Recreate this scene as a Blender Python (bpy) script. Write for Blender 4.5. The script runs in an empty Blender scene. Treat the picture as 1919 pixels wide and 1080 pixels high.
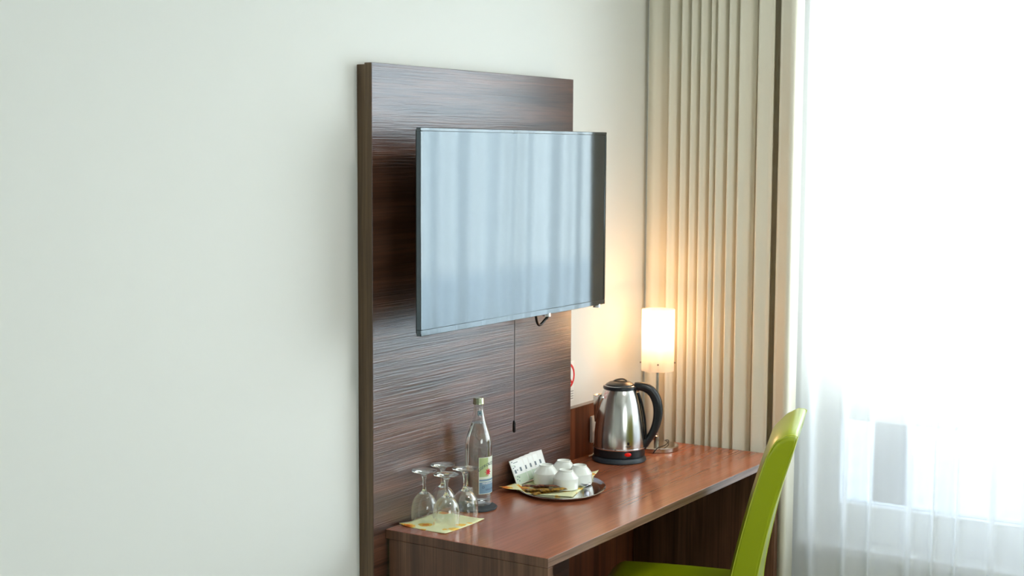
import bpy, bmesh, math, random
from mathutils import Vector, Matrix
PI = math.pi
S = bpy.context.scene
COL = S.collection
random.seed(7)

# ------------------------------------------------------------------ camera
cx, cy, cz = 0.0761, -2.3647, 1.75
yaw, pit, rol, fpx = 0.57123, 0.09466, 0.00478, 2720.94
F = Vector((math.cos(yaw)*math.cos(pit), math.sin(yaw)*math.cos(pit), -math.sin(pit)))
R0 = Vector((math.sin(yaw), -math.cos(yaw), 0)); U0 = R0.cross(F)
R1 = math.cos(rol)*R0 + math.sin(rol)*U0
U1 = -math.sin(rol)*R0 + math.cos(rol)*U0
cam = bpy.data.cameras.new('camera'); cam_ob = bpy.data.objects.new('camera', cam); COL.objects.link(cam_ob)
mw = Matrix((R1, U1, -F)).transposed().to_4x4(); mw.translation = Vector((cx, cy, cz))
cam_ob.matrix_world = mw
cam.sensor_width = 36.0; cam.lens = fpx/1919*36
cam.clip_start = 0.05; cam.clip_end = 200
cam.dof.use_dof = True; cam.dof.focus_distance = 3.9; cam.dof.aperture_fstop = 5.0
S.camera = cam_ob

# ------------------------------------------------------------------ view, world, light
S.view_settings.view_transform = 'Standard'; S.view_settings.look = 'None'
S.view_settings.gamma = 1.0; S.view_settings.use_curve_mapping = False
S.view_settings.exposure = 0.42
S.cycles.max_bounces = 14; S.cycles.diffuse_bounces = 7; S.cycles.glossy_bounces = 5
S.cycles.transmission_bounces = 10; S.cycles.transparent_max_bounces = 24
S.cycles.sample_clamp_indirect = 6.0

SKY = 7.0
world = bpy.data.worlds.new('sky'); S.world = world; world.use_nodes = True
nt = world.node_tree; nt.nodes.clear()
wo = nt.nodes.new('ShaderNodeOutputWorld'); bg = nt.nodes.new('ShaderNodeBackground')
tc = nt.nodes.new('ShaderNodeTexCoord'); sp = nt.nodes.new('ShaderNodeSeparateXYZ'); cr = nt.nodes.new('ShaderNodeValToRGB')
nt.links.new(tc.outputs['Generated'], sp.inputs[0]); nt.links.new(sp.outputs['Z'], cr.inputs[0])
e = cr.color_ramp.elements
e[0].position = 0.0; e[0].color = (0.97, 1.0, 0.985, 1); e[1].position = 0.6; e[1].color = (0.80, 0.90, 1.0, 1)
nt.links.new(cr.outputs[0], bg.inputs[0]); bg.inputs[1].default_value = SKY
nt.links.new(bg.outputs[0], wo.inputs[0])

def portal(y0, y1, z0, z1, x, rot=None, loc=None):
    l = bpy.data.lights.new('window_portal', 'AREA'); l.shape = 'RECTANGLE'; l.size = z1-z0; l.size_y = y1-y0
    l.cycles.is_portal = True
    o = bpy.data.objects.new('window_portal', l); COL.objects.link(o)
    o.location = loc or (x, (y0+y1)/2, (z0+z1)/2); o.rotation_euler = rot or (0, PI/2, 0)
portal(-4.3, -0.5, 0.4, 2.5, 5.2)
portal(0, 2.0, 1.0, 2.2, 0, rot=(PI/2, PI/2, 0), loc=(1.0, -4.75, 1.6))     # portal of the added fill window, unseen behind the camera

# ------------------------------------------------------------------ materials
def lin(c):
    return tuple((v/255/12.92 if v/255 <= .04045 else ((v/255+.055)/1.055)**2.4) for v in c)
def mat(name, rgb=(200,200,200), rough=.5, metal=0., ior=1.5, spec=.5, coat=0., coat_r=.1, emis=None, estr=0., alpha=1., trans=0.):
    m = bpy.data.materials.new(name); m.use_nodes = True
    b = m.node_tree.nodes['Principled BSDF']
    b.inputs['Base Color'].default_value = (*lin(rgb), 1)
    b.inputs['Roughness'].default_value = rough; b.inputs['Metallic'].default_value = metal
    b.inputs['IOR'].default_value = ior; b.inputs['Specular IOR Level'].default_value = spec
    b.inputs['Coat Weight'].default_value = coat; b.inputs['Coat Roughness'].default_value = coat_r
    b.inputs['Transmission Weight'].default_value = trans
    if emis: b.inputs['Emission Color'].default_value = (*lin(emis), 1); b.inputs['Emission Strength'].default_value = estr
    return m
def nodes(m): return m.node_tree.nodes, m.node_tree.links, m.node_tree.nodes['Principled BSDF']
def wood(name, axis, dark, mid, light, rough=.35, ior=1.5, scale=1., bump=.15, fine=1.0, mixf=.8, dist=.6):
    """walnut laminate: streaks run along `axis` (0 x, 1 y, 2 z)"""
    m = mat(name, mid, rough, ior=ior); N, L, b = nodes(m)
    tc = N.new('ShaderNodeTexCoord'); mp = N.new('ShaderNodeMapping')
    s = [14*scale]*3; s[axis] = .9*scale
    mp.inputs['Scale'].default_value = s; L.new(tc.outputs['Object'], mp.inputs[0])
    n1 = N.new('ShaderNodeTexNoise'); n1.inputs['Scale'].default_value = 1.6; n1.inputs['Detail'].default_value = 4; n1.inputs['Distortion'].default_value = dist
    L.new(mp.outputs[0], n1.inputs[0])
    mp2 = N.new('ShaderNodeMapping'); s2 = [210*fine]*3; s2[axis] = 3.2*fine; mp2.inputs['Scale'].default_value = s2
    L.new(tc.outputs['Object'], mp2.inputs[0])
    # gentle waviness of the grain
    nw = N.new('ShaderNodeTexNoise'); nw.inputs['Scale'].default_value = 5; L.new(tc.outputs['Object'], nw.inputs[0])
    vm = N.new('ShaderNodeVectorMath'); vm.operation = 'MULTIPLY_ADD'
    L.new(nw.outputs['Color'], vm.inputs[0]); vm.inputs[1].default_value = (.8, .8, .8); L.new(mp2.outputs[0], vm.inputs[2])
    n2 = N.new('ShaderNodeTexNoise'); n2.inputs['Scale'].default_value = 1.0; n2.inputs['Detail'].default_value = 3
    L.new(vm.outputs[0], n2.inputs[0])
    r = N.new('ShaderNodeValToRGB'); L.new(n1.outputs[0], r.inputs[0])
    r.color_ramp.elements[0].position = .32; r.color_ramp.elements[0].color = (*lin(dark), 1)
    r.color_ramp.elements[1].position = .70; r.color_ramp.elements[1].color = (*lin(light), 1)
    q = r.color_ramp.elements.new(.5); q.color = (*lin(mid), 1)
    r2 = N.new('ShaderNodeValToRGB'); L.new(n2.outputs[0], r2.inputs[0])
    r2.color_ramp.elements[0].position = .34; r2.color_ramp.elements[0].color = (.62, .62, .62, 1)
    r2.color_ramp.elements[1].position = .60; r2.color_ramp.elements[1].color = (1.1, 1.1, 1.1, 1)
    mx = N.new('ShaderNodeMix'); mx.data_type = 'RGBA'; mx.blend_type = 'MULTIPLY'; mx.inputs[0].default_value = mixf
    L.new(r.outputs[0], mx.inputs[6]); L.new(r2.outputs[0], mx.inputs[7]); L.new(mx.outputs[2], b.inputs['Base Color'])
    if name.startswith('walnut_panel_l'): b.inputs['Specular Tint'].default_value = (.76, .88, 1, 1)
    if bump:
        bp = N.new('ShaderNodeBump'); bp.inputs['Strength'].default_value = bump; bp.inputs['Distance'].default_value = .002
        L.new(n2.outputs[0], bp.inputs['Height']); L.new(bp.outputs[0], b.inputs['Normal'])
    return m
def bumpy(m, scale, strength, dist=.002, detail=3, kind='Noise'):
    N, L, b = nodes(m); tc = N.new('ShaderNodeTexCoord')
    n = N.new('ShaderNodeTexNoise'); n.inputs['Scale'].default_value = scale; n.inputs['Detail'].default_value = detail
    L.new(tc.outputs['Object'], n.inputs[0]); bp = N.new('ShaderNodeBump')
    bp.inputs['Strength'].default_value = strength; bp.inputs['Distance'].default_value = dist
    L.new(n.outputs[0], bp.inputs['Height']); L.new(bp.outputs[0], b.inputs['Normal']); return m
def mottled(m, ca, cb, scale, lo=.4, hi=.6, detail=3):
    N, L, b = nodes(m); tc = N.new('ShaderNodeTexCoord')
    n = N.new('ShaderNodeTexNoise'); n.inputs['Scale'].default_value = scale; n.inputs['Detail'].default_value = detail
    L.new(tc.outputs['Object'], n.inputs[0]); r = N.new('ShaderNodeValToRGB'); L.new(n.outputs[0], r.inputs[0])
    r.color_ramp.elements[0].position = lo; r.color_ramp.elements[0].color = (*lin(ca), 1)
    r.color_ramp.elements[1].position = hi; r.color_ramp.elements[1].color = (*lin(cb), 1)
    L.new(r.outputs[0], b.inputs['Base Color']); return m
def thin_glass(name, tint=(1,1,1), refl=1.0, base=.04, power=3.0, rough=0.0):
    m = bpy.data.materials.new(name); m.use_nodes = True; N = m.node_tree.nodes; L = m.node_tree.links; N.clear()
    o = N.new('ShaderNodeOutputMaterial'); mx = N.new('ShaderNodeMixShader'); t = N.new('ShaderNodeBsdfTransparent'); g = N.new('ShaderNodeBsdfGlossy')
    g.inputs['Roughness'].default_value = rough
    t.inputs[0].default_value = (*tint, 1); g.inputs[0].default_value = (refl, refl, refl, 1)
    lw = N.new('ShaderNodeLayerWeight'); lw.inputs[0].default_value = .5
    p = N.new('ShaderNodeMath'); p.operation = 'POWER'; L.new(lw.outputs['Facing'], p.inputs[0]); p.inputs[1].default_value = power
    q = N.new('ShaderNodeMath'); q.operation = 'MULTIPLY_ADD'; L.new(p.outputs[0], q.inputs[0]); q.inputs[1].default_value = .85; q.inputs[2].default_value = base
    L.new(q.outputs[0], mx.inputs[0]); L.new(t.outputs[0], mx.inputs[1]); L.new(g.outputs[0], mx.inputs[2]); L.new(mx.outputs[0], o.inputs[0])
    return m
def solid_glass(name, ior=1.5, col=(1,1,1)):
    m = bpy.data.materials.new(name); m.use_nodes = True; N = m.node_tree.nodes; L = m.node_tree.links; N.clear()
    o = N.new('ShaderNodeOutputMaterial'); g = N.new('ShaderNodeBsdfGlass'); g.inputs['IOR'].default_value = ior
    g.inputs['Roughness'].default_value = 0; g.inputs[0].default_value = (*col, 1); L.new(g.outputs[0], o.inputs[0]); return m
def cloth_through(name, transp, tl, df, ctl, cdf, power=1.5):
    """woven voile: part of the rays pass between the threads (fewer at a slant), the rest scatter"""
    m = bpy.data.materials.new(name); m.use_nodes = True; N = m.node_tree.nodes; L = m.node_tree.links; N.clear()
    o = N.new('ShaderNodeOutputMaterial'); mx = N.new('ShaderNodeMixShader'); m2 = N.new('ShaderNodeMixShader')
    t = N.new('ShaderNodeBsdfTransparent'); a = N.new('ShaderNodeBsdfTranslucent'); d = N.new('ShaderNodeBsdfDiffuse')
    a.inputs[0].default_value = (*ctl, 1); d.inputs[0].default_value = (*cdf, 1)
    m2.inputs[0].default_value = df/(tl+df); L.new(a.outputs[0], m2.inputs[1]); L.new(d.outputs[0], m2.inputs[2])
    if transp > 0:
        lw = N.new('ShaderNodeLayerWeight'); lw.inputs[0].default_value = .5
        iv = N.new('ShaderNodeMath'); iv.operation = 'SUBTRACT'; iv.inputs[0].default_value = 1; L.new(lw.outputs['Facing'], iv.inputs[1])
        pw = N.new('ShaderNodeMath'); pw.operation = 'POWER'; L.new(iv.outputs[0], pw.inputs[0]); pw.inputs[1].default_value = power
        ml = N.new('ShaderNodeMath'); ml.operation = 'MULTIPLY_ADD'; L.new(pw.outputs[0], ml.inputs[0]); ml.inputs[1].default_value = -transp; ml.inputs[2].default_value = 1.0
        L.new(ml.outputs[0], mx.inputs[0]); L.new(t.outputs[0], mx.inputs[1]); L.new(m2.outputs[0], mx.inputs[2]); L.new(mx.outputs[0], o.inputs[0])
    else:
        L.new(m2.outputs[0], o.inputs[0])
    return m

M = {}
M['wall'] = bumpy(mat('wall_paint', (230, 232, 229), .9, spec=.2), 160, .08, .001)
M['ceiling'] = mat('ceiling_paint', (238, 238, 234), .9, spec=.2)
M['floor'] = mottled(mat('carpet', (110, 100, 80), .95, spec=.1), (96, 92, 66), (128, 118, 90), 60)
M['panel_w'] = wood('walnut_panel_lengthwise', 0, (62, 36, 22), (92, 58, 42), (116, 78, 60), rough=.31, ior=2.0, bump=.5, fine=1.5)
M['panel_e'] = wood('walnut_panel_edge', 2, (74, 56, 38), (98, 76, 52), (120, 96, 70), rough=.5)
M['desk_w'] = wood('walnut_desk_top', 0, (146, 84, 58), (158, 92, 64), (168, 100, 72), rough=.2, ior=1.6, bump=.02, fine=.9, mixf=.36, dist=.1, scale=.8)
M['desk_e'] = wood('walnut_desk_edge', 0, (92, 66, 54), (124, 94, 78), (146, 114, 96), rough=.18, ior=1.8, bump=.03)
M['desk_v'] = wood('walnut_upright', 2, (78, 50, 34), (104, 70, 50), (126, 90, 66), rough=.4, bump=.08)
M['board_v'] = wood('walnut_back_board', 2, (82, 40, 22), (112, 60, 36), (134, 78, 50), rough=.4, bump=.05)
M['black'] = mat('black_plastic', (14, 15, 17), .35)
M['blackgloss'] = mat('black_gloss_bezel', (10, 14, 20), .06, ior=2.05)
M['screen'] = mat('tv_screen_glass', (8, 12, 20), .06, ior=2.0)
M['blackgloss'].node_tree.nodes['Principled BSDF'].inputs['Specular Tint'].default_value = (.72, .88, 1, 1)
M['screen'].node_tree.nodes['Principled BSDF'].inputs['Specular Tint'].default_value = (.68, .86, 1, 1)
M['drape'] = cloth_through('drape_fabric', 0, .05, .95, (.5, .47, .36), lin((234, 229, 213)))
M['sheer'] = cloth_through('voile', .46, .72, .28, (.97, .97, .97), (.93, .93, .93), 2.0)
M['pane'] = thin_glass('window_glass', (.96, .98, .97), base=.05)
M['tint'] = thin_glass('tinted_window_glass', (.50, .53, .56), base=.05)
M['frame'] = mat('white_window_frame', (240, 241, 242), .4)
M['green'] = bumpy(mat('lime_leather', (156, 172, 2), .32, ior=1.6, spec=.5, coat=.3, coat_r=.2), 260, .12, .001)
M['seam'] = mat('lime_piping', (190, 200, 70), .35)
M['darkwood'] = mat('dark_leg_wood', (50, 32, 22), .4)
M['steel'] = mat('brushed_steel', (210, 208, 205), .19, metal=1.)
M['chrome'] = mat('satin_nickel', (196, 190, 182), .2, metal=1.)
M['polished'] = mat('polished_steel', (225, 225, 230), .1, metal=1.)
M['kettleblack'] = mat('kettle_black_plastic', (22, 27, 32), .33)
M['kettlegrey'] = mat('kettle_base_plastic', (40, 50, 60), .42)
M['red'] = mat('red_switch', (200, 20, 14), .25, emis=(255, 30, 10), estr=.15)
M['ceramic'] = mat('white_porcelain', (236, 240, 235), .12, coat=.5, coat_r=.05)
M['glass'] = thin_glass('wine_glass', (.975, .985, .98), base=.07, power=2.0)
M['sglass'] = solid_glass('solid_glass', 1.5, (.98, 1, .99))
M['water'] = solid_glass('water', 1.33, (.985, 1, .995))
M['slate'] = bumpy(mat('slate', (50, 58, 64), .55), 60, .5, .002)
M['white'] = mat('white_plastic', (232, 230, 226), .35)
M['paper'] = mat('white_paper', (240, 243, 243), .6)
M['ink'] = mat('grey_print', (108, 122, 132), .6)
M['palegreen'] = mat('pale_green_print', (196, 214, 196), .6)
M['cap'] = mat('pale_green_metal_cap', (170, 176, 150), .25, metal=1.)
M['labelpaper'] = mat('label_paper', (222, 232, 216), .5)
M['labelgreen'] = mat('label_green', (176, 196, 140), .5)
M['labelblue'] = mat('label_blue', (120, 152, 176), .5)
M['labelink'] = mat('label_navy', (40, 62, 92), .5)
M['starred'] = mat('star_red', (206, 44, 60), .5)
M['signred'] = mat('sign_red', (214, 26, 34), .4)
M['greyink'] = mat('sign_grey_text', (150, 150, 150), .6)
M['cable'] = mat('black_cable', (12, 12, 12), .4)
M['cord'] = mat('grey_cord', (92, 88, 88), .5)
M['stickgold'] = mottled(mat('gold_sugar_wrap', (176, 136, 46), .3, metal=.3), (96, 62, 18), (190, 146, 56), 110)
M['stickbrown'] = mottled(mat('brown_coffee_wrap', (104, 54, 30), .3), (50, 24, 12), (140, 84, 56), 110)
M['leaf'] = mat('leaf', (92, 128, 62), .6); M['trunk'] = mat('bark', (96, 84, 70), .9)
M['ground'] = mottled(mat('paving', (222, 224, 224), .9), (214, 218, 218), (230, 232, 232), 2)
# napkin: pale yellow-green paper with orange and yellow flowers
def napkin_mat():
    m = mat('floral_napkin', (236, 236, 190), .7); N, L, b = nodes(m)
    tc = N.new('ShaderNodeTexCoord'); v = N.new('ShaderNodeTexVoronoi'); v.inputs['Scale'].default_value = 19; v.inputs['Randomness'].default_value = .9
    nz = N.new('ShaderNodeTexNoise'); nz.inputs['Scale'].default_value = 120; nz.inputs['Detail'].default_value = 2
    L.new(tc.outputs['Object'], nz.inputs[0]); ad = N.new('ShaderNodeVectorMath'); ad.operation = 'MULTIPLY_ADD'
    L.new(nz.outputs['Color'], ad.inputs[0]); ad.inputs[1].default_value = (.016, .016, .0); L.new(tc.outputs['Object'], ad.inputs[2]); L.new(ad.outputs[0], v.inputs[0])
    r = N.new('ShaderNodeValToRGB'); L.new(v.outputs['Distance'], r.inputs[0]); r.color_ramp.interpolation = 'CONSTANT'
    el = r.color_ramp.elements; el[0].position = 0; el[0].color = (*lin((196, 82, 30)), 1); el[1].position = .40; el[1].color = (*lin((234, 234, 188)), 1)
    a = el.new(.13); a.color = (*lin((232, 138, 48)), 1); c = el.new(.26); c.color = (*lin((240, 196, 90)), 1)
    # flowers only in some places
    n2 = N.new('ShaderNodeTexNoise'); n2.inputs['Scale'].default_value = 11; L.new(tc.outputs['Object'], n2.inputs[0])
    mt = N.new('ShaderNodeMath'); mt.operation = 'GREATER_THAN'; mt.inputs[1].default_value = .45; L.new(n2.outputs[0], mt.inputs[0])
    mx = N.new('ShaderNodeMix'); mx.data_type = 'RGBA'; L.new(mt.outputs[0], mx.inputs[0]); mx.inputs[6].default_value = (*lin((232, 234, 190)), 1)
    L.new(r.outputs[0], mx.inputs[7]); L.new(mx.outputs[2], b.inputs['Base Color']); return m
M['napkin'] = napkin_mat()

# ------------------------------------------------------------------ geometry helpers
class MB:
    def __init__(s): s.v = []; s.f = []
    def add(s, vs, fs):
        n = len(s.v); s.v += [tuple(v) for v in vs]; s.f += [tuple(i+n for i in f) for f in fs]; return s
    def box(s, x0, x1, y0, y1, z0, z1):
        vs = [(x, y, z) for x in (x0, x1) for y in (y0, y1) for z in (z0, z1)]
        return s.add(vs, [(0,1,3,2),(4,6,7,5),(0,4,5,1),(2,3,7,6),(0,2,6,4),(1,5,7,3)])
    def rbox(s, x0, x1, y0, y1, z0, z1, r):     # box with rounded corners in the xy plane
        pts = []
        for (px, py, a0) in ((x1-r, y1-r, 0), (x0+r, y1-r, 90), (x0+r, y0+r, 180), (x1-r, y0+r, 270)):
            for k in range(5):
                a = math.radians(a0+k*22.5); pts.append((px+r*math.cos(a), py+r*math.sin(a)))
        return s.prism(pts, z0, z1)
    def prism(s, pts, z0, z1, axis=2):
        n = len(pts)
        def P(a, b, c): return {2: (a, b, c), 1: (a, c, b), 0: (c, a, b)}[axis]
        vs = [P(a, b, z0) for a, b in pts]+[P(a, b, z1) for a, b in pts]
        fs = [tuple(range(n)), tuple(range(n, 2*n))]+[(i, (i+1) % n, n+(i+1) % n, n+i) for i in range(n)]
        return s.add(vs, fs)
    def lathe(s, prof, n=48, c=(0,0,0), close=False, xs=1., ys=1.):
        vs = []; fs = []; m = len(prof); idx = []
        for r, z in prof:
            if r < 1e-6: idx.append([len(vs)]); vs.append((c[0], c[1], c[2]+z))
            else:
                idx.append(list(range(len(vs), len(vs)+n)))
                vs += [(c[0]+xs*r*math.cos(2*PI*k/n), c[1]+ys*r*math.sin(2*PI*k/n), c[2]+z) for k in range(n)]
        pairs = [(i, i+1) for i in range(m-1)] + ([(m-1, 0)] if close else [])
        for i, j in pairs:
            A, B = idx[i], idx[j]
            if len(A) == 1 and len(B) == 1: continue
            for k in range(n):
                a, b = A[k % len(A)], A[(k+1) % len(A)]; c2, d = B[(k+1) % len(B)], B[k % len(B)]
                q = []
                for t in (a, b, c2, d):
                    if t not in q: q.append(t)
                if len(q) > 2: fs.append(tuple(q))
        return s.add(vs, fs)
    def tube(s, pts, rad, n=10, cap=True):
        pts = [Vector(p) for p in pts]; m = len(pts); vs = []
        if not hasattr(rad, '__len__'): rad = [rad]*m
        up = None
        for i, p in enumerate(pts):
            t = (pts[min(i+1, m-1)]-pts[max(i-1, 0)]).normalized()
            if up is None:
                up = Vector((0, 0, 1)) if abs(t.z) < .9 else Vector((1, 0, 0))
            a = t.cross(up).normalized(); up = a.cross(t).normalized()
            r = rad[i]; ra, rb = (r if hasattr(r, '__len__') else (r, r))
            vs += [tuple(p+a*ra*math.cos(2*PI*k/n)+up*rb*math.sin(2*PI*k/n)) for k in range(n)]
        fs = [(i*n+k, i*n+(k+1) % n, (i+1)*n+(k+1) % n, (i+1)*n+k) for i in range(m-1) for k in range(n)]
        if cap: fs += [tuple(range(n)), tuple(range((m-1)*n, m*n))]
        return s.add(vs, fs)
    def grid(s, fn, nu, nv):
        vs = [fn(i/nu, j/nv) for i in range(nu+1) for j in range(nv+1)]
        fs = [(i*(nv+1)+j, (i+1)*(nv+1)+j, (i+1)*(nv+1)+j+1, i*(nv+1)+j+1) for i in range(nu) for j in range(nv)]
        return s.add(vs, fs)
    def build(s, name, m, parent=None, bevel=0, seg=2, angle=35, solid=0, sub=0, loc=None):
        me = bpy.data.meshes.new(name); me.from_pydata(s.v, [], s.f)
        bm = bmesh.new(); bm.from_mesh(me); bmesh.ops.recalc_face_normals(bm, faces=bm.faces); bm.to_mesh(me); bm.free()
        for p in me.polygons: p.use_smooth = True
        me.set_sharp_from_angle(angle=math.radians(angle))
        me.materials.append(m)
        o = bpy.data.objects.new(name, me); COL.objects.link(o)
        if loc: o.location = loc
        if parent: o.parent = parent
        if solid: md = o.modifiers.new('s', 'SOLIDIFY'); md.thickness = solid; md.offset = 0
        if bevel: md = o.modifiers.new('b', 'BEVEL'); md.width = bevel; md.segments = seg; md.limit_method = 'ANGLE'; md.angle_limit = math.radians(40)
        if sub: md = o.modifiers.new('u', 'SUBSURF'); md.levels = sub; md.render_levels = sub
        return o
def tag(o, label, cat, group=None):
    o['label'] = label; o['category'] = cat
    if group: o['group'] = group
    return o
def thing(name, label, cat, loc=(0,0,0), rz=0, group=None):
    o = bpy.data.objects.new(name, None); COL.objects.link(o); o.location = loc; o.rotation_euler = (0, 0, rz)
    o.empty_display_size = .05
    return tag(o, label, cat, group)
def struct(name, mb, m, **k):
    o = mb.build(name, m, **k)
    if not k.get('parent'): o['kind'] = 'structure'
    return o
def copy_thing(root, loc, rz=0):
    r = root.copy(); COL.objects.link(r); r.location = loc; r.rotation_euler = (0, 0, rz)
    for ch in list(root.children):
        c = ch.copy(); COL.objects.link(c); c.parent = r
        for g in ch.children:
            d = g.copy(); COL.objects.link(d); d.parent = c
    return r
def wpart(root):      # geometry written in world coordinates, moved into the frame of an unrotated thing
    L = root.location.copy()
    class W(MB):
        def build(s, *a, **k):
            s.v = [(x-L.x, y-L.y, z-L.z) for x, y, z in s.v]; return MB.build(s, *a, **k)
    return W
def smooth_path(P, n=8, closed=False):
    P = [Vector(p) for p in P]; out = []; m = len(P)
    for i in range(m-1):
        a = P[max(i-1, 0)]; b = P[i]; c = P[i+1]; d = P[min(i+2, m-1)]
        for k in range(n):
            t = k/n; out.append(.5*((2*b)+(c-a)*t+(2*a-5*b+4*c-d)*t*t+(-a+3*b-3*c+d)*t*t*t))
    out.append(P[-1]); return out
def text_mesh(txt, size, ext=0.0):
    cu = bpy.data.curves.new('lettering', 'FONT'); cu.body = txt; cu.size = size; cu.align_x = 'CENTER'; cu.resolution_u = 3
    t = bpy.data.objects.new('lettering', cu); COL.objects.link(t)
    dg = bpy.context.evaluated_depsgraph_get(); dg.update()
    me = bpy.data.meshes.new_from_object(t.evaluated_get(dg))
    vs = [tuple(v.co) for v in me.vertices]; fs = [tuple(p.vertices) for p in me.polygons]
    bpy.data.objects.remove(t); bpy.data.curves.remove(cu); bpy.data.meshes.remove(me)
    return vs, fs

# ------------------------------------------------------------------ room shell
CE = 2.7; WX = 4.85
struct('floor', MB().box(-2.3, 5.15, -4.7, .1, -.1, 0), M['floor'])
struct('ceiling', MB().box(-2.3, 5.15, -4.7, .1, CE, CE+.1), M['ceiling'])
struct('wall_left', MB().box(-2.3, 5.15, 0, .1, 0, CE), M['wall'])
struct('wall_back', MB().box(-2.3, -2.2, -4.6, 0, 0, CE), M['wall'])
wr = MB(); wr.box(-2.3, 0., -4.7, -4.6, 0, CE); wr.box(2.0, 5.15, -4.7, -4.6, 0, CE)
wr.box(0, 2.0, -4.7, -4.6, 0, 1.0); wr.box(0, 2.0, -4.7, -4.6, 2.2, CE); struct('wall_right', wr, M['wall'])
w2 = MB(); w2.box(0, 2.0, -4.68, -4.62, 1.0, 1.08); w2.box(0, 2.0, -4.68, -4.62, 2.12, 2.2)  # unseen window, added to let more daylight fill the room
for x in (0, .96, 1.92): w2.box(x, x+.08, -4.68, -4.62, 1.08, 2.12)
w2o = struct('added_fill_window', w2, M['frame'])
for x in (.08, 1.04): MB().box(x, x+.88, -4.655, -4.648, 1.08, 2.12).build('pane', M['pane'], w2o)
wl = MB(); wl.box(WX, 5.15, -.5, 0, 0, CE); wl.box(WX, 5.15, -4.6, -4.3, 0, CE)
wl.box(WX, 5.15, -4.3, -.5, 0, .36); wl.box(WX, 5.15, -4.3, -.5, 2.52, CE)
struct('wall_window', wl, M['wall'])
struct('trim_1', MB().box(WX-.03, 4.94, -4.3, -.5, .36, .39), M['frame'], bevel=.004)     # inner sill board
# window: outer frame, transom, mullions, panes
fx0, fx1 = 4.93, 5.01
win = MB()
win.box(fx0, fx1, -.62, -.5, .39, 2.52); win.box(fx0, fx1, -4.3, -4.18, .39, 2.52)
win.box(fx0, fx1, -4.18, -.62, .39, .52); win.box(fx0, fx1, -4.18, -.62, 2.42, 2.52)
win.box(fx0-.01, fx1, -4.18, -.62, .82, .985)
for y in (-1.84, -3.02): win.box(fx0-.005, fx1, y-.05, y+.05, .52, 2.42)
wo_ = struct('window_1', win, M['frame'], bevel=.004)
for y0, y1 in ((-1.79, -.62), (-2.97, -1.89), (-4.18, -3.07)):
    MB().box(4.965, 4.972, y0, y1, .985, 2.42).build('pane', M['pane'], wo_)
    p = MB().box(4.965, 4.972, y0, y1, .52, .82).build('pane', M['tint'], wo_); p['label'] = 'grey tinted lower pane'
MB().box(fx0-.035, fx0-.006, -1.848, -1.832, 1.20, 1.33).build('handle', M['chrome'], wo_)

# ------------------------------------------------------------------ outside
struct('ground', MB().box(5.15, 60, -30, 30, -3.2, -3.0), M['ground'])
def tree(x, y, h, r, label, seed):
    rr = random.Random(seed); t = thing('tree', label, 'tree', (x, y, -3.0))
    MB().tube([(0, 0, 0), (.1, .05, h*.3), (0, .1, h*.6), (.1, 0, h*.8)], [.22, .17, .1, .04], 8).build('trunk', M['trunk'], t)
    b = MB()
    for k in range(5200):
        a = rr.random()*2*PI; u = rr.uniform(-1, 1); q = rr.random()**.4*r
        c = Vector((q*math.cos(a)*math.sqrt(1-u*u), q*math.sin(a)*math.sqrt(1-u*u), h*.68+q*u*1.25))
        d1 = Vector((rr.gauss(0, 1), rr.gauss(0, 1), rr.gauss(0, 1))).normalized()*.13; d2 = d1.orthogonal().normalized()*.07
        b.add([c-d1, c+d2, c+d1, c-d2], [(0, 1, 2, 3)])
    b.build('foliage', M['leaf'], t)
tree(15.5, 2.6, 8.4, 1.9, 'pale green tree outside, behind the sheer curtain at the top of the window', 3)
tree(22.5, -3.2, 9.4, 2.1, 'pale green tree outside by the right edge of the picture', 5)

# ------------------------------------------------------------------ drape and sheer
def curve_cloth(plan, z0, z1, flare=0., n=6, nz=10):
    pl = smooth_path([(x, y, 0) for x, y in plan], n); m = len(pl)-1
    return MB().grid(lambda u, w: (pl[round(u*m)].x + 0.0, pl[round(u*m)].y + flare*(1-w)*math.sin(9*pl[round(u*m)].y), z0+(z1-z0)*w), m, nz)
bnd = [-.030, -.112, -.158, -.194, -.229, -.268, -.290, -.332, -.370, -.416]
plan = [(4.628, -.012), (4.592, -.020)]
for i in range(len(bnd)-1):
    a, b = bnd[i], bnd[i+1]; w = a-b
    if i: plan.append((4.562, a-.002))
    if w > .06: plan += [(4.574, a-.22*w), (4.590, a-.50*w), (4.604, a-.78*w), (4.642, b+.009), (4.640, b+.002)]
    elif i < len(bnd)-2: plan += [(4.570, a-.36*w), (4.586, a-.64*w), (4.612, b+.010), (4.638, b+.005), (4.610, b+.001)]
    else: plan += [(4.570, a-.36*w), (4.586, a-.64*w)]
plan += [(4.594, -.408), (4.600, -.417), (4.612, -.414), (4.640, -.400), (4.656, -.408), (4.640, -.424), (4.590, -.434), (4.564, -.438), (4.568, -.455), (4.578, -.474), (4.580, -.486),
         (4.596, -.480), (4.650, -.452), (4.680, -.462), (4.680, -.496), (4.610, -.512), (4.560, -.517), (4.552, -.530), (4.543, -.548), (4.536, -.566), (4.550, -.576), (4.610, -.562), (4.700, -.540)]
dr = curve_cloth(plan, .03, 2.66, n=7, nz=4)
drape = dr.build('drape', M['drape'], angle=180, solid=.0015)
tag(drape, 'beige floor-length pleated blackout curtain gathered in the corner behind the desk', 'curtain')
sh = []; y = -.36; k = 0
rs = random.Random(11)
while y > -4.45:
    w = rs.uniform(.06, .16); d = rs.uniform(.022, .055)
    sh += [(4.745-d*.5, y), (4.752, y-w*.42), (4.745+d*.6, y-w*.72)]
    y -= w
plan_s = smooth_path([(x, yy, 0) for x, yy in sh], 5); ms = len(plan_s)-1
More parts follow.
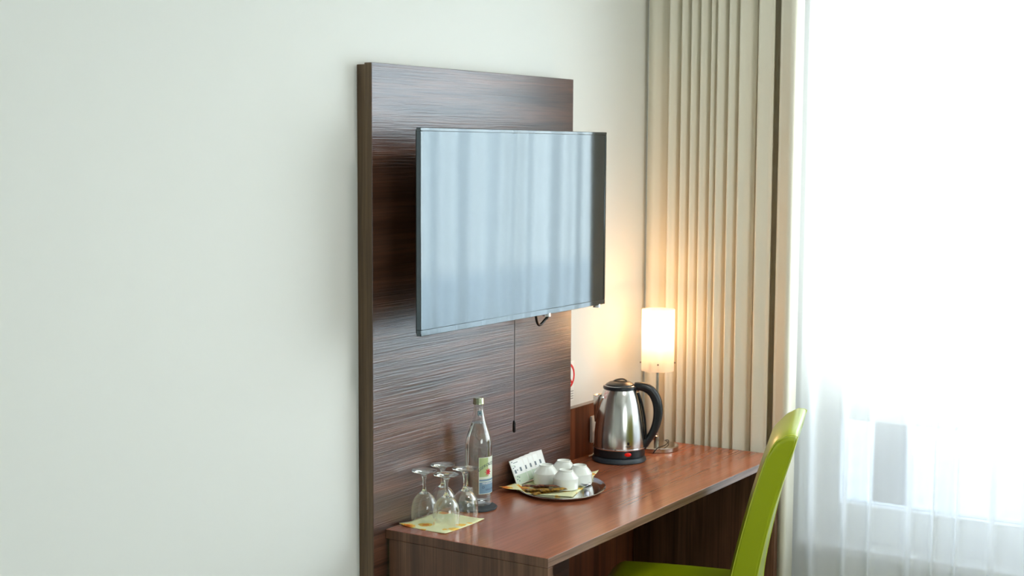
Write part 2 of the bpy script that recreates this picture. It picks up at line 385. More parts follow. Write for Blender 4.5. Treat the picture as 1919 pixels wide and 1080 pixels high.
def shf(u, w):
    p = plan_s[round(u*ms)]; g = (1-w)
    return (4.75+(p.x-4.75)*(.75+.5*g), p.y+.020*g*math.sin(p.y*7)+.010*math.sin(5*w+p.y*3), .03+2.63*w)
sheer = MB().grid(shf, ms, 10).build('sheer_curtain', M['sheer'], angle=180)
tag(sheer, 'translucent white voile curtain hanging across the whole window', 'curtain')
rail = MB().box(4.55, 4.64, -4.4, -.01, 2.655, 2.70).box(4.70, 4.80, -4.4, -.01, 2.655, 2.70)
struct('trim_2', rail, M['frame'])

cl = thing('added_fill_light', 'round white opal fill light added on the ceiling, out of view', 'lamp', (3.3, -1.9, 2.7))  # added out of view to brighten the wall and curtain
MB().lathe([(0, -.001), (.21, -.001), (.21, -.03), (.20, -.04), (0, -.04)], 48).build('housing', M['white'], cl)
MB().lathe([(.195, -.0405), (.19, -.062), (.15, -.075), (0, -.08)], 48).build('diffuser', mat('fill_diffuser', (250, 248, 240), .5, emis=(255, 246, 230), estr=1.5), cl)
cll = bpy.data.lights.new('added_fill_lamp', 'AREA'); cll.shape = 'DISK'; cll.size = .38; cll.energy = 13; cll.color = (1, .97, .92)  # area source of the added fill light
o = bpy.data.objects.new('added_fill_lamp', cll); COL.objects.link(o); o.location = (3.3, -1.9, 2.61)

# ------------------------------------------------------------------ tall walnut wall panel
P = .0504
px0, px1, pz = 3.0131, 4.0262, 1.9707
pan = thing('wall_panel', 'tall walnut panel on the white wall carrying the television', 'panel', (3.52, 0, 0)); W = wpart(pan)
W().box(px0+.002, px1-.004, -.0262, -.0005, .001, pz-.004).build('backing_board', M['panel_e'], pan, bevel=.0012)
W().box(px0, px1, -P, -.0268, .001, pz).build('front_board', M['panel_w'], pan, bevel=.001)
W().box(px0-.0006, px0, -P+.001, -.0274, .002, pz-.001).build('edge_band', M['panel_e'], pan)

# low board behind the desk, right of the panel
bb = thing('back_board', 'low walnut board on the wall between tall panel and beige curtain', 'board', (4.3, 0, 0)); W = wpart(bb)
W().box(4.0275, 4.545, -.024, -.0005, .001, .918).build('board', M['board_v'], bb, bevel=.001)
MB().box(4.0275-4.3, 4.545-4.3, -.0255, -.0005, .918, .9195).build('top_edge', M['desk_e'], bb)

# ------------------------------------------------------------------ desk
dx0, dx1, dyf, dt = 3.0636, 4.5351, -.553, .0248
desk = thing('desk', 'walnut desk with a reddish polished top along the wall below the television', 'desk', (3.8, -.3, 0)); W = wpart(desk)
tp = [(dx0, dyf), (dx1, dyf), (dx1, -.0262), (px1+.0012, -.0262), (px1+.0012, -P-.0008), (dx0, -P-.0008)]
W().prism(tp, .75-dt, .75).build('desk_top', M['desk_w'], desk, bevel=.0012)
W().box(dx0, dx1, dyf-.0010, dyf, .75-dt+.001, .749).build('front_edge', M['desk_e'], desk, bevel=.0004)
W().box(dx0-.0008, dx0, dyf, -P-.001, .75-dt+.001, .749).build('side_edge', M['desk_v'], desk)
W().box(dx0, dx0+.0248, dyf, -.062, .001, .75-dt-.0006).build('side_panel', M['desk_v'], desk, bevel=.001)
W().box(dx1-.0248, dx1, dyf, -.0262, .001, .75-dt-.0006).build('side_panel', M['desk_v'], desk, bevel=.001)

# ------------------------------------------------------------------ television
tx0, tx1, ty, tz0, tz1 = 3.0183, 3.9737, -.2004, 1.2788, 1.8058
tv = thing('television', 'large flat black television mounted on the walnut panel, its screen mirroring the window', 'television', ((tx0+tx1)/2, ty, tz0)); W = wpart(tv)
fr = W(); b = .009; bt = .016
for q in ((tx0, tx1, tz1-b, tz1), (tx0, tx1, tz0, tz0+bt), (tx0, tx0+b, tz0+bt, tz1-b), (tx1-b, tx1, tz0+bt, tz1-b)):
    fr.box(q[0], q[1], ty, ty+.014, q[2], q[3])
fr.build('bezel', M['blackgloss'], tv, bevel=.0012)
W().box(tx0+b, tx1-b, ty+.0012, ty+.004, tz0+bt, tz1-b).build('screen', M['screen'], tv)
bk = W(); bk.box(tx0+.004, tx1-.004, ty+.0142, ty+.020, tz0+.004, tz1-.004); bk.box(tx0+.12, tx1-.12, ty+.020, ty+.055, tz0+.03, tz1-.12)
bk.build('back_cover', M['black'], tv, bevel=.004)
mt = W(); mt.box(3.40, 3.56, -.062, -P-.0006, 1.42, 1.66); mt.box(3.49, 3.55, ty+.055, -.062, 1.50, 1.56); mt.build('wall_bracket', M['black'], tv, bevel=.002)
for x in (3.645, 4.015-.075):
    W().lathe([(0, 0), (.012, 0), (.012, .010), (0, .012)], 20, (x, ty+.010, tz0-.007)).build('foot_mount', M['polished'], tv)
# black cable hanging in a loop under the TV
cb = MB().tube(smooth_path([(3.70, -.115, 1.40), (3.712, -.11, 1.30), (3.735, -.10, 1.250), (3.760, -.095, 1.228), (3.785, -.098, 1.240), (3.80, -.105, 1.262), (3.805, -.115, 1.34), (3.79, -.12, 1.42)], 8), .0042, 8)
cb.build('television_cable', M['cable']); tag(bpy.data.objects['television_cable'], 'black cable loop hanging just below the television edge', 'cable')
# pull cord
pc = thing('pull_cord', 'thin grey pull cord with black end hanging below the television', 'cord', (3.615, -.10, .925)); W = wpart(pc)
W().box(3.59, 3.64, -.118, -P-.0006, 1.44, 1.50).build('switch_box', M['white'], pc, bevel=.003)
W().tube([(3.6155, -.10, .955), (3.6150, -.10, 1.2), (3.6145, -.10, 1.44)], .0012, 6).build('cord', M['cord'], pc)
W().tube([(3.6155, -.10, .9255), (3.6155, -.10, .929), (3.6155, -.10, .950), (3.6155, -.10, .9585), (3.6155, -.10, .961)], [.0035, .0050, .0048, .0040, .0018], 10).build('cord_weight', M['black'], pc)

# ------------------------------------------------------------------ sign on the wall
sg = thing('no_smoking_sign', 'round red-ringed sign on the wall half hidden behind the tall panel', 'sign', (4.10, 0, 1.0))
MB().box(-.045, .0305, -.0012, -.0002, -.062, .068).build('backing', M['paper'], sg)
def ring(r0, r1, n=48):
    vs = [(r*math.cos(2*PI*k/n)-.0085, y, .022+r*math.sin(2*PI*k/n)) for y in (-.0020, -.0012) for r in (r0, r1) for k in range(n)]
    fs = []
    for k in range(n):
        j = (k+1) % n
        fs += [(k, j, n+j, n+k), (2*n+k, 3*n+k, 3*n+j, 2*n+j), (n+k, n+j, 3*n+j, 3*n+k), (k, 2*n+k, 2*n+j, j)]
    return MB().add(vs, fs)
ring(.034, .042).build('red_ring', M['signred'], sg)
dbar = MB(); a = -PI/4; ca, sa = math.cos(a), math.sin(a)
vs = [(u*ca-w*sa-.0085, y, .022+u*sa+w*ca) for y in (-.0019, -.0012) for u, w in ((-.036, -.004), (.036, -.004), (.036, .004), (-.036, .004))]
dbar.add(vs, [(0,1,2,3),(4,7,6,5),(0,4,5,1),(1,5,6,2),(2,6,7,3),(3,7,4,0)]).build('red_bar', M['signred'], sg)
for k in range(4): MB().box(.004, .026, -.0016, -.0012, -.032-.008*k, -.0295-.008*k).build('text_line', M['greyink'], sg)

# ------------------------------------------------------------------ socket
so = thing('power_socket', 'white power socket on the low walnut board behind the kettle', 'socket', (4.235, -.0245, .835))
MB().box(-.040, .040, -.010, 0, -.048, .042).build('socket_plate', M['white'], so, bevel=.003)
pg = MB().lathe([(0, 0), (.018, 0), (.018, .022), (0, .022)], 20); pg.v = [(x, -.0105-z, y) for x, y, z in pg.v]
pg.build('plug', M['white'], so)

# ------------------------------------------------------------------ kettle  (local +x points where the handle is, -x the spout)
KX, KY, KZ = 4.172, -.149, .75
va = math.atan2(KY-cy, KX-cx); kr = va-PI/2
ket = thing('electric_kettle', 'brushed steel electric kettle with black handle and red switch, left of the lamp', 'kettle', (KX, KY, KZ), kr)
MB().lathe([(0, .0005), (.084, .0005), (.088, .004), (.087, .010), (.083, .016), (.080, .018), (0, .018)], 64).build('power_base', M['kettlegrey'], ket)
MB().lathe([(0, .0185), (.081, .0185), (.083, .021), (.0825, .044), (.081, .0455), (0, .0455)], 64).build('lower_band', M['kettleblack'], ket)
MB().lathe([(.0835, .0440), (.0842, .0455), (.0842, .0475), (.0830, .049)], 64).build('trim_ring', M['polished'], ket)
body = [(.0815, .0458), (.0818, .070), (.0805, .095), (.0775, .125), (.0725, .158), (.0660, .190), (.0590, .215), (.0530, .2315), (.0515, .2335), (0, .2335)]
bo = MB().lathe([(0, .0458)]+body, 72); bob = bo.build('body', M['steel'], ket, angle=50)
# spout: a V-shaped pouring lip of folded steel at the left
def spout():
    b = MB(); sec = []
    for z, back, tip, w in ((.125, -.072, -.0800, .005), (.145, -.069, -.0818, .012), (.165, -.063, -.0828, .020), (.185, -.057, -.0838, .027), (.204, -.052, -.0846, .032), (.2125, -.049, -.0850, .034)):
        sec.append([(back, -w, z), (tip*.55+back*.45, -w*.72, z), (tip, -.004, z), (tip, .004, z), (tip*.55+back*.45, w*.72, z), (back, w, z)])
    n = 6; vs = [p for s_ in sec for p in s_]
    fs = [(i*n+k, i*n+k+1, (i+1)*n+k+1, (i+1)*n+k) for i in range(len(sec)-1) for k in range(n-1)]
    b.add(vs, fs); return b
spout().build('spout', M['steel'], ket, angle=60, solid=.0016)
MB().lathe([(.0520, .2337), (.0540, .2350), (.0545, .2400), (.0535, .2430), (.050, .2440), (0, .2440)], 64).build('lid_rim', M['kettleblack'], ket)
MB().lathe([(.0495, .2442), (.0515, .2452), (.0500, .2462), (.0480, .2455)], 64, close=True).build('lid_ring', M['polished'], ket)
lid = MB().lathe([(.0470, .2445), (.0450, .2500), (.0350, .2560), (.0200, .2590), (0, .2600)], 48, xs=.98); lido = lid.build('lid', M['kettleblack'], ket)
MB().tube(smooth_path([(-.022, 0, .257), (-.012, 0, .2625), (.004, 0, .2655), (.016, 0, .2640), (.022, 0, .2585)], 5), [(.008, .0025)]*21, 10).build('lid_grip', M['kettleblack'], ket)
# handle
hp = smooth_path([(.036, 0, .2400), (.058, 0, .2425), (.082, 0, .2390), (.104, 0, .2240), (.1190, 0, .1960), (.1240, 0, .1600), (.1190, 0, .1220), (.1060, 0, .0880), (.0860, 0, .0580), (.0790, 0, .0400)], 6)
nn = len(hp); rad = []
for i in range(nn):
    t = i/(nn-1); rr_ = .0125+.0035*math.sin(PI*min(1, t*1.25)); rad.append((.0135+.002*math.sin(PI*t), rr_*(.55 if t < .06 else 1)*(.75 if t > .94 else 1)))
MB().tube(hp, rad, 16).build('handle', M['kettleblack'], ket, angle=60)
MB().tube(smooth_path([(.0585, 0, .2230), (.0700, 0, .1900), (.0780, 0, .1550), (.0835, 0, .1150), (.0862, 0, .0600)], 6), [(.012, .004)]*25, 10).build('handle_strip', M['kettleblack'], ket)
# switch and small printed mark, on the side that faces the room
def wrap(vs, ang, r_of, z0):       # flat (u, v) lettering wrapped on the upright surface, centre azimuth ang
    out = []
    for (u, v, w) in vs:
        r = r_of(z0+v); a = ang+u/r; out.append(((r+w)*math.cos(a), (r+w)*math.sin(a), z0+v))
    return out
ang = -PI/2+.34
sw = MB().lathe([(0, .006), (.006, .0055), (.011, .002), (.0112, -.004)], 24, xs=1.0, ys=.58)
sw.v = wrap([(x, y, z) for x, y, z in sw.v], ang, lambda z: .083, .0335); sw.build('switch', M['red'], ket)
def rb(z):
    for (r0, z0), (r1, z1) in zip(body, body[1:]):
        if z0 <= z <= z1: return r0+(r1-r0)*(z-z0)/(z1-z0)
    return .08
em = MB(); em.add(wrap([(x, y, .0006) for x, y in ((-.003, 0), (.003, 0), (.004, .009), (.0012, .006), (0, .011), (-.0012, .006), (-.004, .009))], ang+.02, rb, .064), [tuple(range(7))])
em.build('emblem', M['black'], ket)
for k, wd in enumerate((.010, .007)):
    m_ = MB(); m_.grid(lambda u, w: wrap([((u-.5)*2*wd, w*.0013, .0006)], ang+.02, rb, .0595-.0032*k)[0], 8, 1); m_.build('printed_line', M['kettlegrey'], ket)
# kettle cord from the socket down to the base
tag(MB().tube(smooth_path([(4.214, -.0405, .835), (4.203, -.042, .815), (4.199, -.040, .785), (4.196, -.042, .762), (4.180, -.047, .7545), (4.150, -.050, .7545)], 6), .0024, 8).build('kettle_cord', M['white']),
    'white power cord running down from the wall socket behind the kettle', 'cord')

# ------------------------------------------------------------------ table lamp
LX, LY = 4.392, -.172
lp = thing('table_lamp', 'lit table lamp with white cylinder glass shade on a nickel foot', 'lamp', (LX, LY, .75))
MB().lathe([(0, .0005), (.073, .0005), (.0742, .002), (.0742, .0140), (.072, .0162), (.060, .0172), (.010, .0190), (0, .0190)], 64).build('base', M['chrome'], lp)
MB().lathe([(0, .018), (.009, .018), (.009, .045), (.0052, .048), (.0052, .285), (0, .285)], 24).build('pole', M['chrome'], lp)
MB().lathe([(0, .285), (.016, .285), (.018, .29), (.018, .34), (.014, .35), (0, .35)], 24).build('bulb_socket', M['white'], lp)
shade_m = cloth_through('opal_glass', 0, .75, .25, (.72, .70, .68), (.9, .9, .88))
N_ = shade_m.node_tree.nodes; L_ = shade_m.node_tree.links
out_ = [n for n in N_ if n.type == 'OUTPUT_MATERIAL'][0]; src = out_.inputs[0].links[0].from_socket
t_ = N_.new('ShaderNodeBsdfTransparent'); mm = N_.new('ShaderNodeMixShader'); mm.inputs[0].default_value = .25
L_.new(src, mm.inputs[1]); L_.new(t_.outputs[0], mm.inputs[2]); L_.new(mm.outputs[0], out_.inputs[0])
MB().lathe([(.0545, .268), (.0545, .474)], 64).build('shade', shade_m, lp)
MB().box(-.054, .054, -.002, .002, .2935, .2965).build('shade_bracket', M['chrome'], lp)
for a in (math.radians(-62), math.radians(28), math.radians(118), math.radians(208)):
    MB().tube([(.053*math.cos(a), .053*math.sin(a), .295), (.0595*math.cos(a), .0595*math.sin(a), .295)], .0026, 10).build('screw', M['chrome'], lp)
bulb_m = mat('bulb', (255, 240, 220), .5, emis=(255, 214, 160), estr=7.)
MB().lathe([(0, .35), (.012, .352), (.020, .375), (.024, .40), (.018, .422), (0, .430)], 24).build('bulb', bulb_m, lp)
LAMP_W = 7
bl = bpy.data.lights.new('lamp_light', 'POINT'); bl.energy = LAMP_W; bl.color = (1, .54, .24); bl.shadow_soft_size = .035
blo = bpy.data.objects.new('lamp_light', bl); COL.objects.link(blo); blo.location = (LX, LY, .75+.41)
# lamp cable with its little switch
cab = smooth_path([(LX-.055, LY+.055, .758), (LX-.058, LY+.075, .80), (LX-.052, LY+.085, .845), (LX-.030, LY+.088, .850), (LX-.015, LY+.085, .815), (LX+.02, LY+.09, .790), (LX+.075, LY+.065, .770), (LX+.090, LY+.03, .758), (LX+.072, LY-.004, .7695), (LX+.03, LY-.030, .7730), (LX-.03, LY-.045, .7725), (LX-.072, LY-.040, .7695), (LX-.082, LY-.030, .7535)], 7)
lc = thing('lamp_cable', 'thin black lamp cable looping over the nickel lamp foot', 'cable', (LX, LY, .75)); W = wpart(lc)
W().tube(cab, .0017, 8).build('wire', M['cable'], lc)
W().box(LX-.052, LX-.034, LY+.078, LY+.090, .800, .828).build('inline_switch', M['cable'], lc, bevel=.003)

# ------------------------------------------------------------------ slate coaster and bottle
BX, BY = 3.410, -.112
sl = MB(); rs = random.Random(4)
pts = [((.062+rs.uniform(-.0015, .001))*math.cos(2*PI*k/40), (.062+rs.uniform(-.0015, .001))*math.sin(2*PI*k/40)) for k in range(40)]
sl.prism(pts, 0, .005)
tag(sl.build('coaster', M['slate'], bevel=.0008, loc=(3.388, -.1165, .7504)), 'round dark slate coaster under the water bottle', 'coaster')
ba = math.atan2(BY-cy, BX-cx)
bot = thing('water_bottle', 'clear glass bottle of water with green cap standing on the slate coaster', 'bottle', (BX, BY, .7556), ba-PI/2)
outer = [(0, .001), (.034, 0), (.0375, .003), (.0385, .008), (.0385, .165), (.0380, .178), (.0360, .190), (.0318, .205), (.0270, .218), (.0215, .234), (.0172, .252), (.0145, .268), (.0130, .280), (.0130, .290), (.0105, .291)]
inner = [(.0100, .290), (.0105, .270), (.0138, .252), (.0185, .234), (.0242, .218), (.0292, .205), (.0336, .190), (.0355, .178), (.0360, .165), (.0360, .012), (.030, .007), (0, .010)]
MB().lathe(outer, 72).build('glass_body', M['glass'], bot)
MB().lathe([(0, .0098), (.0302, .0068), (.0363, .0118), (.0363, .165), (.0358, .178), (.0339, .190), (.0295, .205), (.0245, .218), (.0193, .2325), (0, .2325)], 72).build('water', M['water'], bot)
MB().lathe([(0, .303), (.0138, .303), (.0150, .301), (.0152, .2895), (.0158, .2885), (.0158, .2855), (.0140, .285)], 40).build('cap', M['cap'], bot)
RL = .0390; A0 = -PI/2+math.radians(62)
def lab(name, u0, u1, z0, z1, m, off=0., parent=bot):
    g = MB().grid(lambda a, w: ((RL+off)*math.cos(A0+(u0+(u1-u0)*a)/RL), (RL+off)*math.sin(A0+(u0+(u1-u0)*a)/RL), z0+(z1-z0)*w), 24, 1)
    return g.build(name, m, parent)
label = lab('label', -.041, .041, .036, .140, M['labelpaper'])
lab('green_field', -.0395, -.012, .085, .1385, M['labelgreen'], .0003, label)
lab('blue_field', -.0395, .0395, .0375, .070, M['labelblue'], .0003, label)
lab('blue_band', -.0395, .0395, .0725, .078, M['labelblue'], .0003, label)
def bent_text(txt, size, z, u=0., arc=0., m=None, name='lettering'):
    vs, fs = text_mesh(txt, size)
    out = []
    for x, y, _ in vs:
        uu = u+x; zz = z+y-arc*x*x; a = A0+uu/RL; out.append(((RL+.0006)*math.cos(a), (RL+.0006)*math.sin(a), zz))
    b = MB(); b.add(out, fs); return b.build(name, m or M['labelink'], label)
bent_text('GEROLSTEINER', .0125, .117, 0, 10.)
bent_text('MINERALWASSER', .0075, .0635, -.002, 0, M['paper'])
bent_text('GEROLSTEINER', .0062, .046, 0, 0)
bent_text('O', .010, .052, -.028)
st = []
for k in range(16):
    a = 2*PI*k/16; r = .0125 if k % 2 == 0 else .0055; st.append((r*math.cos(a), r*math.sin(a)))
sv = [((RL+.0007)*math.cos(A0+(.0+u-.012)/RL), (RL+.0007)*math.sin(A0+(.0+u-.012)/RL), .098+v) for u, v in st+[(0, 0)]]
MB().add(sv, [(k, (k+1) % 16, 16) for k in range(16)]).build('red_star', M['starred'], label)
# square neck seal
def rn(z): return .0130+(.0215-.0130)*(.280-z)/(.280-.234)
for nm, hw, m_, off in (('neck_seal', .0062, mat('seal_teal', (84, 112, 116), .5), .0008), ('seal_frame', .0042, mat('seal_pale', (140, 160, 160), .5), .0011), ('seal_mark', .0024, M['labelink'], .0014)):
    MB().grid(lambda a, w: ((rn(.262-hw+2*hw*w)+off)*math.cos(-PI/2+.25+(a-.5)*2*hw/.0165), (rn(.262-hw+2*hw*w)+off)*math.sin(-PI/2+.25+(a-.5)*2*hw/.0165), .262-hw+2*hw*w), 8, 1).build(nm, m_, bot)

# ------------------------------------------------------------------ napkin and upturned wine glasses
def napkin(name, A, B, C, D, z, lift, label, n=16, dish=False):
    c = [(A[i]+B[i]+C[i]+D[i])/4 for i in (0, 1)]
    def fn(u, w):
        x = (A[0]*(1-u)+B[0]*u)*(1-w)+(D[0]*(1-u)+C[0]*u)*w; y = (A[1]*(1-u)+B[1]*u)*(1-w)+(D[1]*(1-u)+C[1]*u)*w
        zz = 0
        for (cu, cw, h) in lift:
            d = math.hypot(u-cu, w-cw); zz += h*max(0, 1-d/(.35 if not dish else .22))**2
        if dish:
            qx, qy = x-TX, y-TY; a_ = (qx*math.cos(ta)+qy*math.sin(ta))/.169; b_ = (-qx*math.sin(ta)+qy*math.cos(ta))/.130
            zz += .0108*min(1, max(0, (math.hypot(a_, b_)-.905)/.075))
        return (x-c[0], y-c[1], zz)
    b = MB().grid(fn, n, n).build(name, M['napkin'], loc=(c[0], c[1], z), solid=.0007, angle=180)
    return tag(b, label, 'napkin')
napkin('napkin', (3.112, -.058), (3.108, -.213), (3.288, -.215), (3.296, -.060), .7508, [(0, 0, .006), (1, 0, .002), (1, 1, .003)], 'floral yellow paper napkin on the desk under the wine glasses')
gl_out = [(.0350, .0), (.0362, .012), (.0365, .028), (.0350, .044), (.0310, .058), (.0240, .070), (.0150, .0775), (.0080, .0815), (.0048, .088), (.0040, .098), (.0042, .112), (.0065, .124), (.0130, .1315), (.0240, .1355), (.0335, .1380), (.0340, .1395), (.0200, .1405), (0, .1400)]
gl_in = [(.0345, .0), (.0355, .012), (.0357, .028), (.0342, .044), (.0302, .0575), (.0232, .069), (.0140, .0755), (0, .0780)]
GP = [((3.180, -.0925), 'upturned wine glass at the left, nearest to the panel edge'),
      ((3.268, -.0905), 'upturned wine glass at the back, standing nearest to the panel'),
      ((3.176, -.1680), 'upturned wine glass in front, over the middle of the floral napkin'),
      ((3.264, -.1670), 'upturned wine glass on the right, beside the water bottle')]
g0 = thing('wine_glass', GP[0][1], 'glass', (*GP[0][0], .7520), 0, 'upturned wine glasses on the floral napkin')
MB().lathe(gl_out[:8], 48).build('bowl', M['glass'], g0)
MB().lathe([(0, .0780)]+gl_out[6:12]+[(0, .124)], 32).build('stem', M['sglass'], g0)
MB().lathe([(0, .124)]+gl_out[11:], 48).build('foot', M['sglass'], g0)
for (x, y), lb in GP[1:]:
    g = copy_thing(g0, (x, y, .7520)); g['label'] = lb

# ------------------------------------------------------------------ tray with cups, packets, sticks, spoons
TX, TY = 3.715, -.203; ta = math.radians(28)
tr = thing('tray', 'oval polished metal tray holding white cups and packets', 'tray', (TX, TY, .7504), ta)
prof = [(0, .0012), (.88, .0012), (.93, .0030), (.975, .0085), (1.0, .0100), (1.005, .0090), (.985, .0070), (.935, .0012), (.88, 0), (0, 0)]
MB().lathe([(r*.130, z) for r, z in prof], 72, xs=1.30, ys=1.0).build('dish', M['polished'], tr)
MB().lathe([(.1285, .0098), (.1300, .0112), (.1318, .0098), (.1300, .0090)], 72, xs=1.30, ys=1.0, close=True).build('rim', M['polished'], tr)
napkin('napkin', (3.570, -.078), (3.640, -.285), (3.925, -.212), (3.800, -.080), .7526, [(0, 0, .006), (1, 1, .006)], 'floral napkin lining the oval tray under the cups', 28, True)
cup_o = [(.0330, 0), (.0368, .002), (.0376, .010), (.0374, .026), (.0376, .0335), (.0364, .0350), (.0300, .0440), (.0230, .0525), (.0215, .0530), (.0210, .0575), (.0195, .0580), (.0185, .0545), (0, .0535)]
cup_i = [(0, .048), (.022, .046), (.033, .031), (.0345, .010), (.0330, 0)]
CP = [((3.712, -.2200), 'upturned white porcelain cup nearest the camera beside the brown sugar sticks'),
      ((3.738, -.1360), 'upturned white porcelain cup between the white packets and the other cups'),
      ((3.820, -.1490), 'upturned white porcelain cup at the back of the tray'),
      ((3.790, -.2220), 'upturned white porcelain cup at the kettle end of the tray above the teaspoons')]
c0 = thing('cup', CP[0][1], 'cup', (*CP[0][0], .7540), .3, 'upturned porcelain cups on the tray')
MB().lathe(cup_i+cup_o, 56, close=False).build('bowl', M['ceramic'], c0, angle=28)
hcup = smooth_path([(.0350, 0, .0300), (.0440, 0, .0330), (.0500, 0, .0270), (.0480, 0, .0180), (.0370, 0, .0110)], 5)
for i, ((x, y), lb) in enumerate(CP):
    if i:
        g = copy_thing(c0, (x, y, .7540), (.3, 1.4, .5, .1)[i]); g['label'] = lb
# leaning white packets
def packet():
    t = thing('packet', '', 'packet')
    w, h = .070, .076
    b = MB().grid(lambda u, v: (u*w, -.0022*math.sin(PI*u)*math.sin(PI*v), v*h), 8, 8)
    b.build('wrapper', M['paper'], t, solid=.002)
    def flat(nm, u0, u1, v0, v1, m): MB().grid(lambda u, v: ((u0+(u1-u0)*u)*w, -.0022*math.sin(PI*(u0+(u1-u0)*u))*math.sin(PI*(v0+(v1-v0)*v))-.0014, (v0+(v1-v0)*v)*h), 4, 4).build(nm, m, t)
    flat('green_field', .05, .95, .04, .38, M['palegreen'])
    flat('print', .12, .24, .46, .60, M['ink']); flat('print', .52, .66, .48, .64, M['ink'])
    flat('print', .30, .36, .54, .60, M['ink']); flat('print', .20, .55, .86, .885, M['ink']); flat('print', .08, .3, .76, .79, M['palegreen'])
    for a_, b_ in ((.10, .2), (.18, .3), (.22, .12), (.28, .26), (.08, .66), (.20, .70), (.10, .9)): flat('print', a_, a_+.07, b_, b_+.045, M['ink'])
    return t
pl = ['white printed packet at the front of the leaning packets, on their left end', 'white printed packet leaning second behind the leftmost packet', 'white printed packet leaning third from the left', 'white printed packet leaning second from the right end', 'white printed packet at the right end of the leaning packets, tallest in view']
pk = packet(); ori = Matrix.Rotation(math.radians(-27), 4, 'X')
for i in range(5):
    o = pk if i == 0 else copy_thing(pk, (0, 0, 0))
    o['label'] = pl[i]; o['group'] = 'printed packets leaning on the panel side of the tray'
    o.location = (3.646+.031*i, -.0920+.0024*i, .7585+.0006*i); o.rotation_euler = (math.radians(-22), math.radians(-1.5+.8*i), math.radians(0))
# sugar and coffee sticks
SP = [(3.628, -.150, -62, 'stickgold', 'gold sugar stick'), (3.640, -.172, -38, 'stickgold', 'gold sugar stick'), (3.655, -.150, -50, 'stickbrown', 'brown coffee stick'),
      (3.668, -.190, -66, 'stickbrown', 'brown coffee stick'), (3.632, -.195, -30, 'stickgold', 'gold sugar stick'), (3.690, -.165, -58, 'stickbrown', 'brown coffee stick'), (3.650, -.215, -48, 'stickgold', 'gold sugar stick')]
sl_ = ['gold sugar stick at the left end of the heap, beside the white packets', 'gold sugar stick lying over the leftmost stick', 'brown coffee stick lying on top of the gold sticks by the packets',
       'brown coffee stick in the middle of the heap, pointing at the front cup', 'gold sugar stick lowest in the heap at the tray edge', 'brown coffee stick furthest back, beside the left cup', 'gold sugar stick at the front, closest to the nearest cup']
for i, (x, y, a, m_, nm) in enumerate(SP):
    a = math.radians(a+8*math.sin(i*2.3)); L2 = .040; ww = .0105
    b = MB().grid(lambda u, v: (L2*(2*u-1), ww*(2*v-1), .0034*math.sin(PI*v)*min(1, 8*u, 8*(1-u))), 16, 6)
    b.grid(lambda u, v: (L2*(2*u-1), ww*(2*v-1), -.0006), 16, 1)
    o = b.build('sugar_stick' if 'gold' in nm else 'coffee_stick', M[m_], angle=80)
    o.location = (x, y, .7562+.0036*(i % 4)); o.rotation_euler = (math.radians(4*((-1)**i)), math.radians(3*math.sin(i)), a)
    tag(o, sl_[i], 'packet', 'sugar and coffee sticks on the tray')
# teaspoons
def spoon():
    b = MB()
    def fn(u, v):
        s_ = u*.125; w = (.0145*math.sin(PI*min(1, s_/.042*.97+.03)) if s_ < .036 else .0022+.0018*((s_-.036)/.089)); w = max(w, .0012)
        dip = -.0045*math.sin(PI*min(1, s_/.040))*(1-(2*v-1)**2) if s_ < .04 else 0
        return (s_, w*(2*v-1), .0050+dip+.004*math.sin(PI*min(1, max(0, (s_-.03)/.095))))
    return b.grid(fn, 40, 8)
for i, (x, y, a, lb) in enumerate(((3.742, -.262, 22, 'steel teaspoon on the tray in front of the cups, nearer the rim'), (3.752, -.268, 34, 'steel teaspoon on the tray closer to the cup at the kettle end'))):
    o = spoon().build('teaspoon', M['polished'], angle=180, solid=.001); o.location = (x, y, .7562+.004*i); o.rotation_euler = (0, 0, math.radians(a))
    tag(o, lb, 'spoon', 'teaspoons on the tray')

# ------------------------------------------------------------------ green chair  (local: +y = facing direction s, +x = to its far side, z up)
ch = thing('chair', 'lime green leather dining chair pushed towards the desk', 'chair', (3.672, -.542, 0), math.radians(108-90))
CW = .43
Lp = [(-.352, .978), (-.334, .970), (-.318, .951), (-.303, .920), (-.284, .865), (-.263, .793), (-.242, .711), (-.220, .618), (-.202, .53), (-.190, .455), (-.186, .40)]
Rp = [(-.384, .978), (-.371, .927), (-.341, .828), (-.312, .721), (-.284, .586), (-.268, .49), (-.262, .40)]
def resamp(P_, n):
    P_ = smooth_path([(a, b, 0) for a, b in P_], 8); d = [0]
    for a, b in zip(P_, P_[1:]): d.append(d[-1]+(b-a).length)
    out = []
    for k in range(n):
        t = d[-1]*k/(n-1); i = max(j for j in range(len(d)) if d[j] <= t+1e-9); i = min(i, len(P_)-2)
        f = (t-d[i])/max(1e-9, d[i+1]-d[i]); q = P_[i].lerp(P_[i+1], f); out.append((q.x, q.y))
    return out
LL = resamp(Lp, 22); RR = resamp(Rp, 22)
prof2 = LL[::-1]+[(-.360, .9805), (-.376, .9805)]+RR          # from the front bottom over the top to the back bottom
nw = 14; ns = len(prof2); b = MB()
mid = [((LL[min(21, max(0, i))][0]+RR[min(21, max(0, i))][0])/2) for i in range(22)]
vs = []
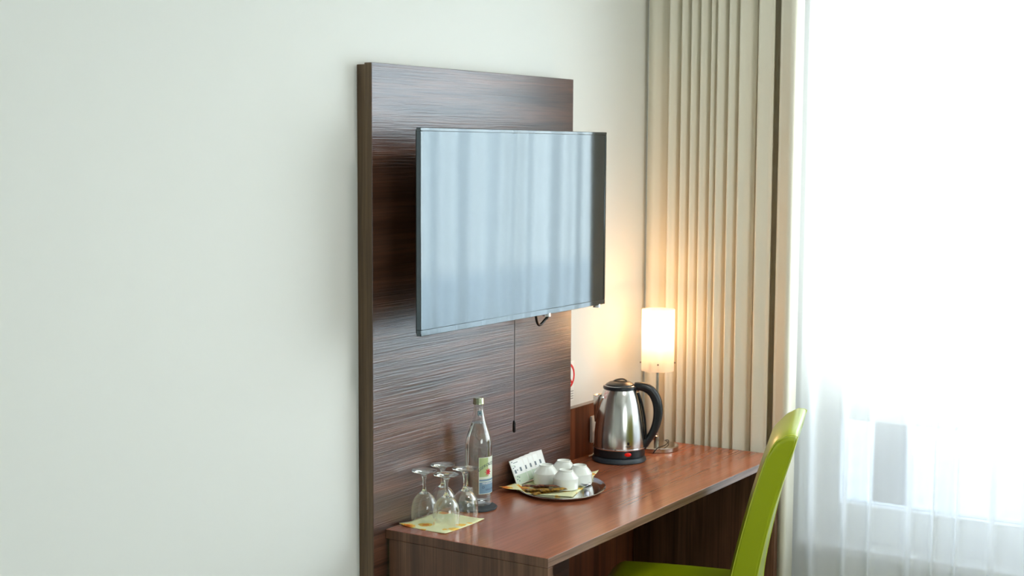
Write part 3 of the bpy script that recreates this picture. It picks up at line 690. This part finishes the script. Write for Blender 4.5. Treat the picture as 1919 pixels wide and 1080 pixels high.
for j in range(nw+1):
    u = j/nw; e_ = abs(2*u-1); bul = (1-e_**2.2)
    for k, (s_, z) in enumerate(prof2):
        front = k < 22
        vs.append((CW*u, s_+(.012*bul if front and z < .96 else (-.004*bul if not front else 0)), z+((.008*bul-.012*max(0, (e_-.78)/.22)**2) if z > .93 else 0)))
fs = [(j*ns+k, (j+1)*ns+k, (j+1)*ns+(k+1) % ns, j*ns+(k+1) % ns) for j in range(nw) for k in range(ns)]
fs += [tuple(range(ns)), tuple(nw*ns+k for k in range(ns))]
b.add(vs, fs); back = b.build('backrest', M['green'], ch, bevel=.013, seg=5, angle=40)
for xx in (.0045, CW-.0045):
    pp = [(xx, s_+(-.001 if k < 22 else 0), z-.0015) for k, (s_, z) in enumerate(prof2)]
    MB().tube([(xx-(.003 if xx < .1 else -.003), s_, z-.003) for _, s_, z in pp], .0016, 6).build('piping', M['seam'], back)
# seat cushion
b = MB()
def sfn(u, w, top=True):
    s_ = -.235+.43*w; wb = .015*(1-w); x0 = wb-.004; x1 = CW-wb+.004
    ex = max(0, 1-min(u, 1-u)/.10); ey = max(0, 1-min(w, 1-w)/.10)
    drop = .020*(ex**2.5)+.022*(ey**2.5)
    cr_ = .010*(1-(2*u-1)**2)*(1-(2*w-1)**2)
    rnd = .018*(ex*ey)
    return (x0+(x1-x0)*u+(rnd if u < .5 else -rnd), s_-(rnd if w > .5 else -rnd), (.474-drop+cr_) if top else .385)
ng = 24
b.grid(lambda u, w: sfn(u, w), ng, ng)
n0 = len(b.v); b.grid(lambda u, w: sfn(u, w, False), ng, ng)
edge = [(i, 0) for i in range(ng)]+[(ng, j) for j in range(ng)]+[(ng-i, ng) for i in range(ng)]+[(0, ng-j) for j in range(ng)]
ix = [i*(ng+1)+j for i, j in edge]
for a, c in zip(ix, ix[1:]+ix[:1]): b.f.append((a, c, n0+c, n0+a))
b.build('seat', M['green'], ch, angle=50)
for lx, ly in ((.035, -.215), (CW-.035, -.215), (.035, .15), (CW-.035, .15)):
    MB().tube([(lx, ly, .002), (lx, ly, .385)], [.014, .021], 4).build('leg', M['darkwood'], ch)
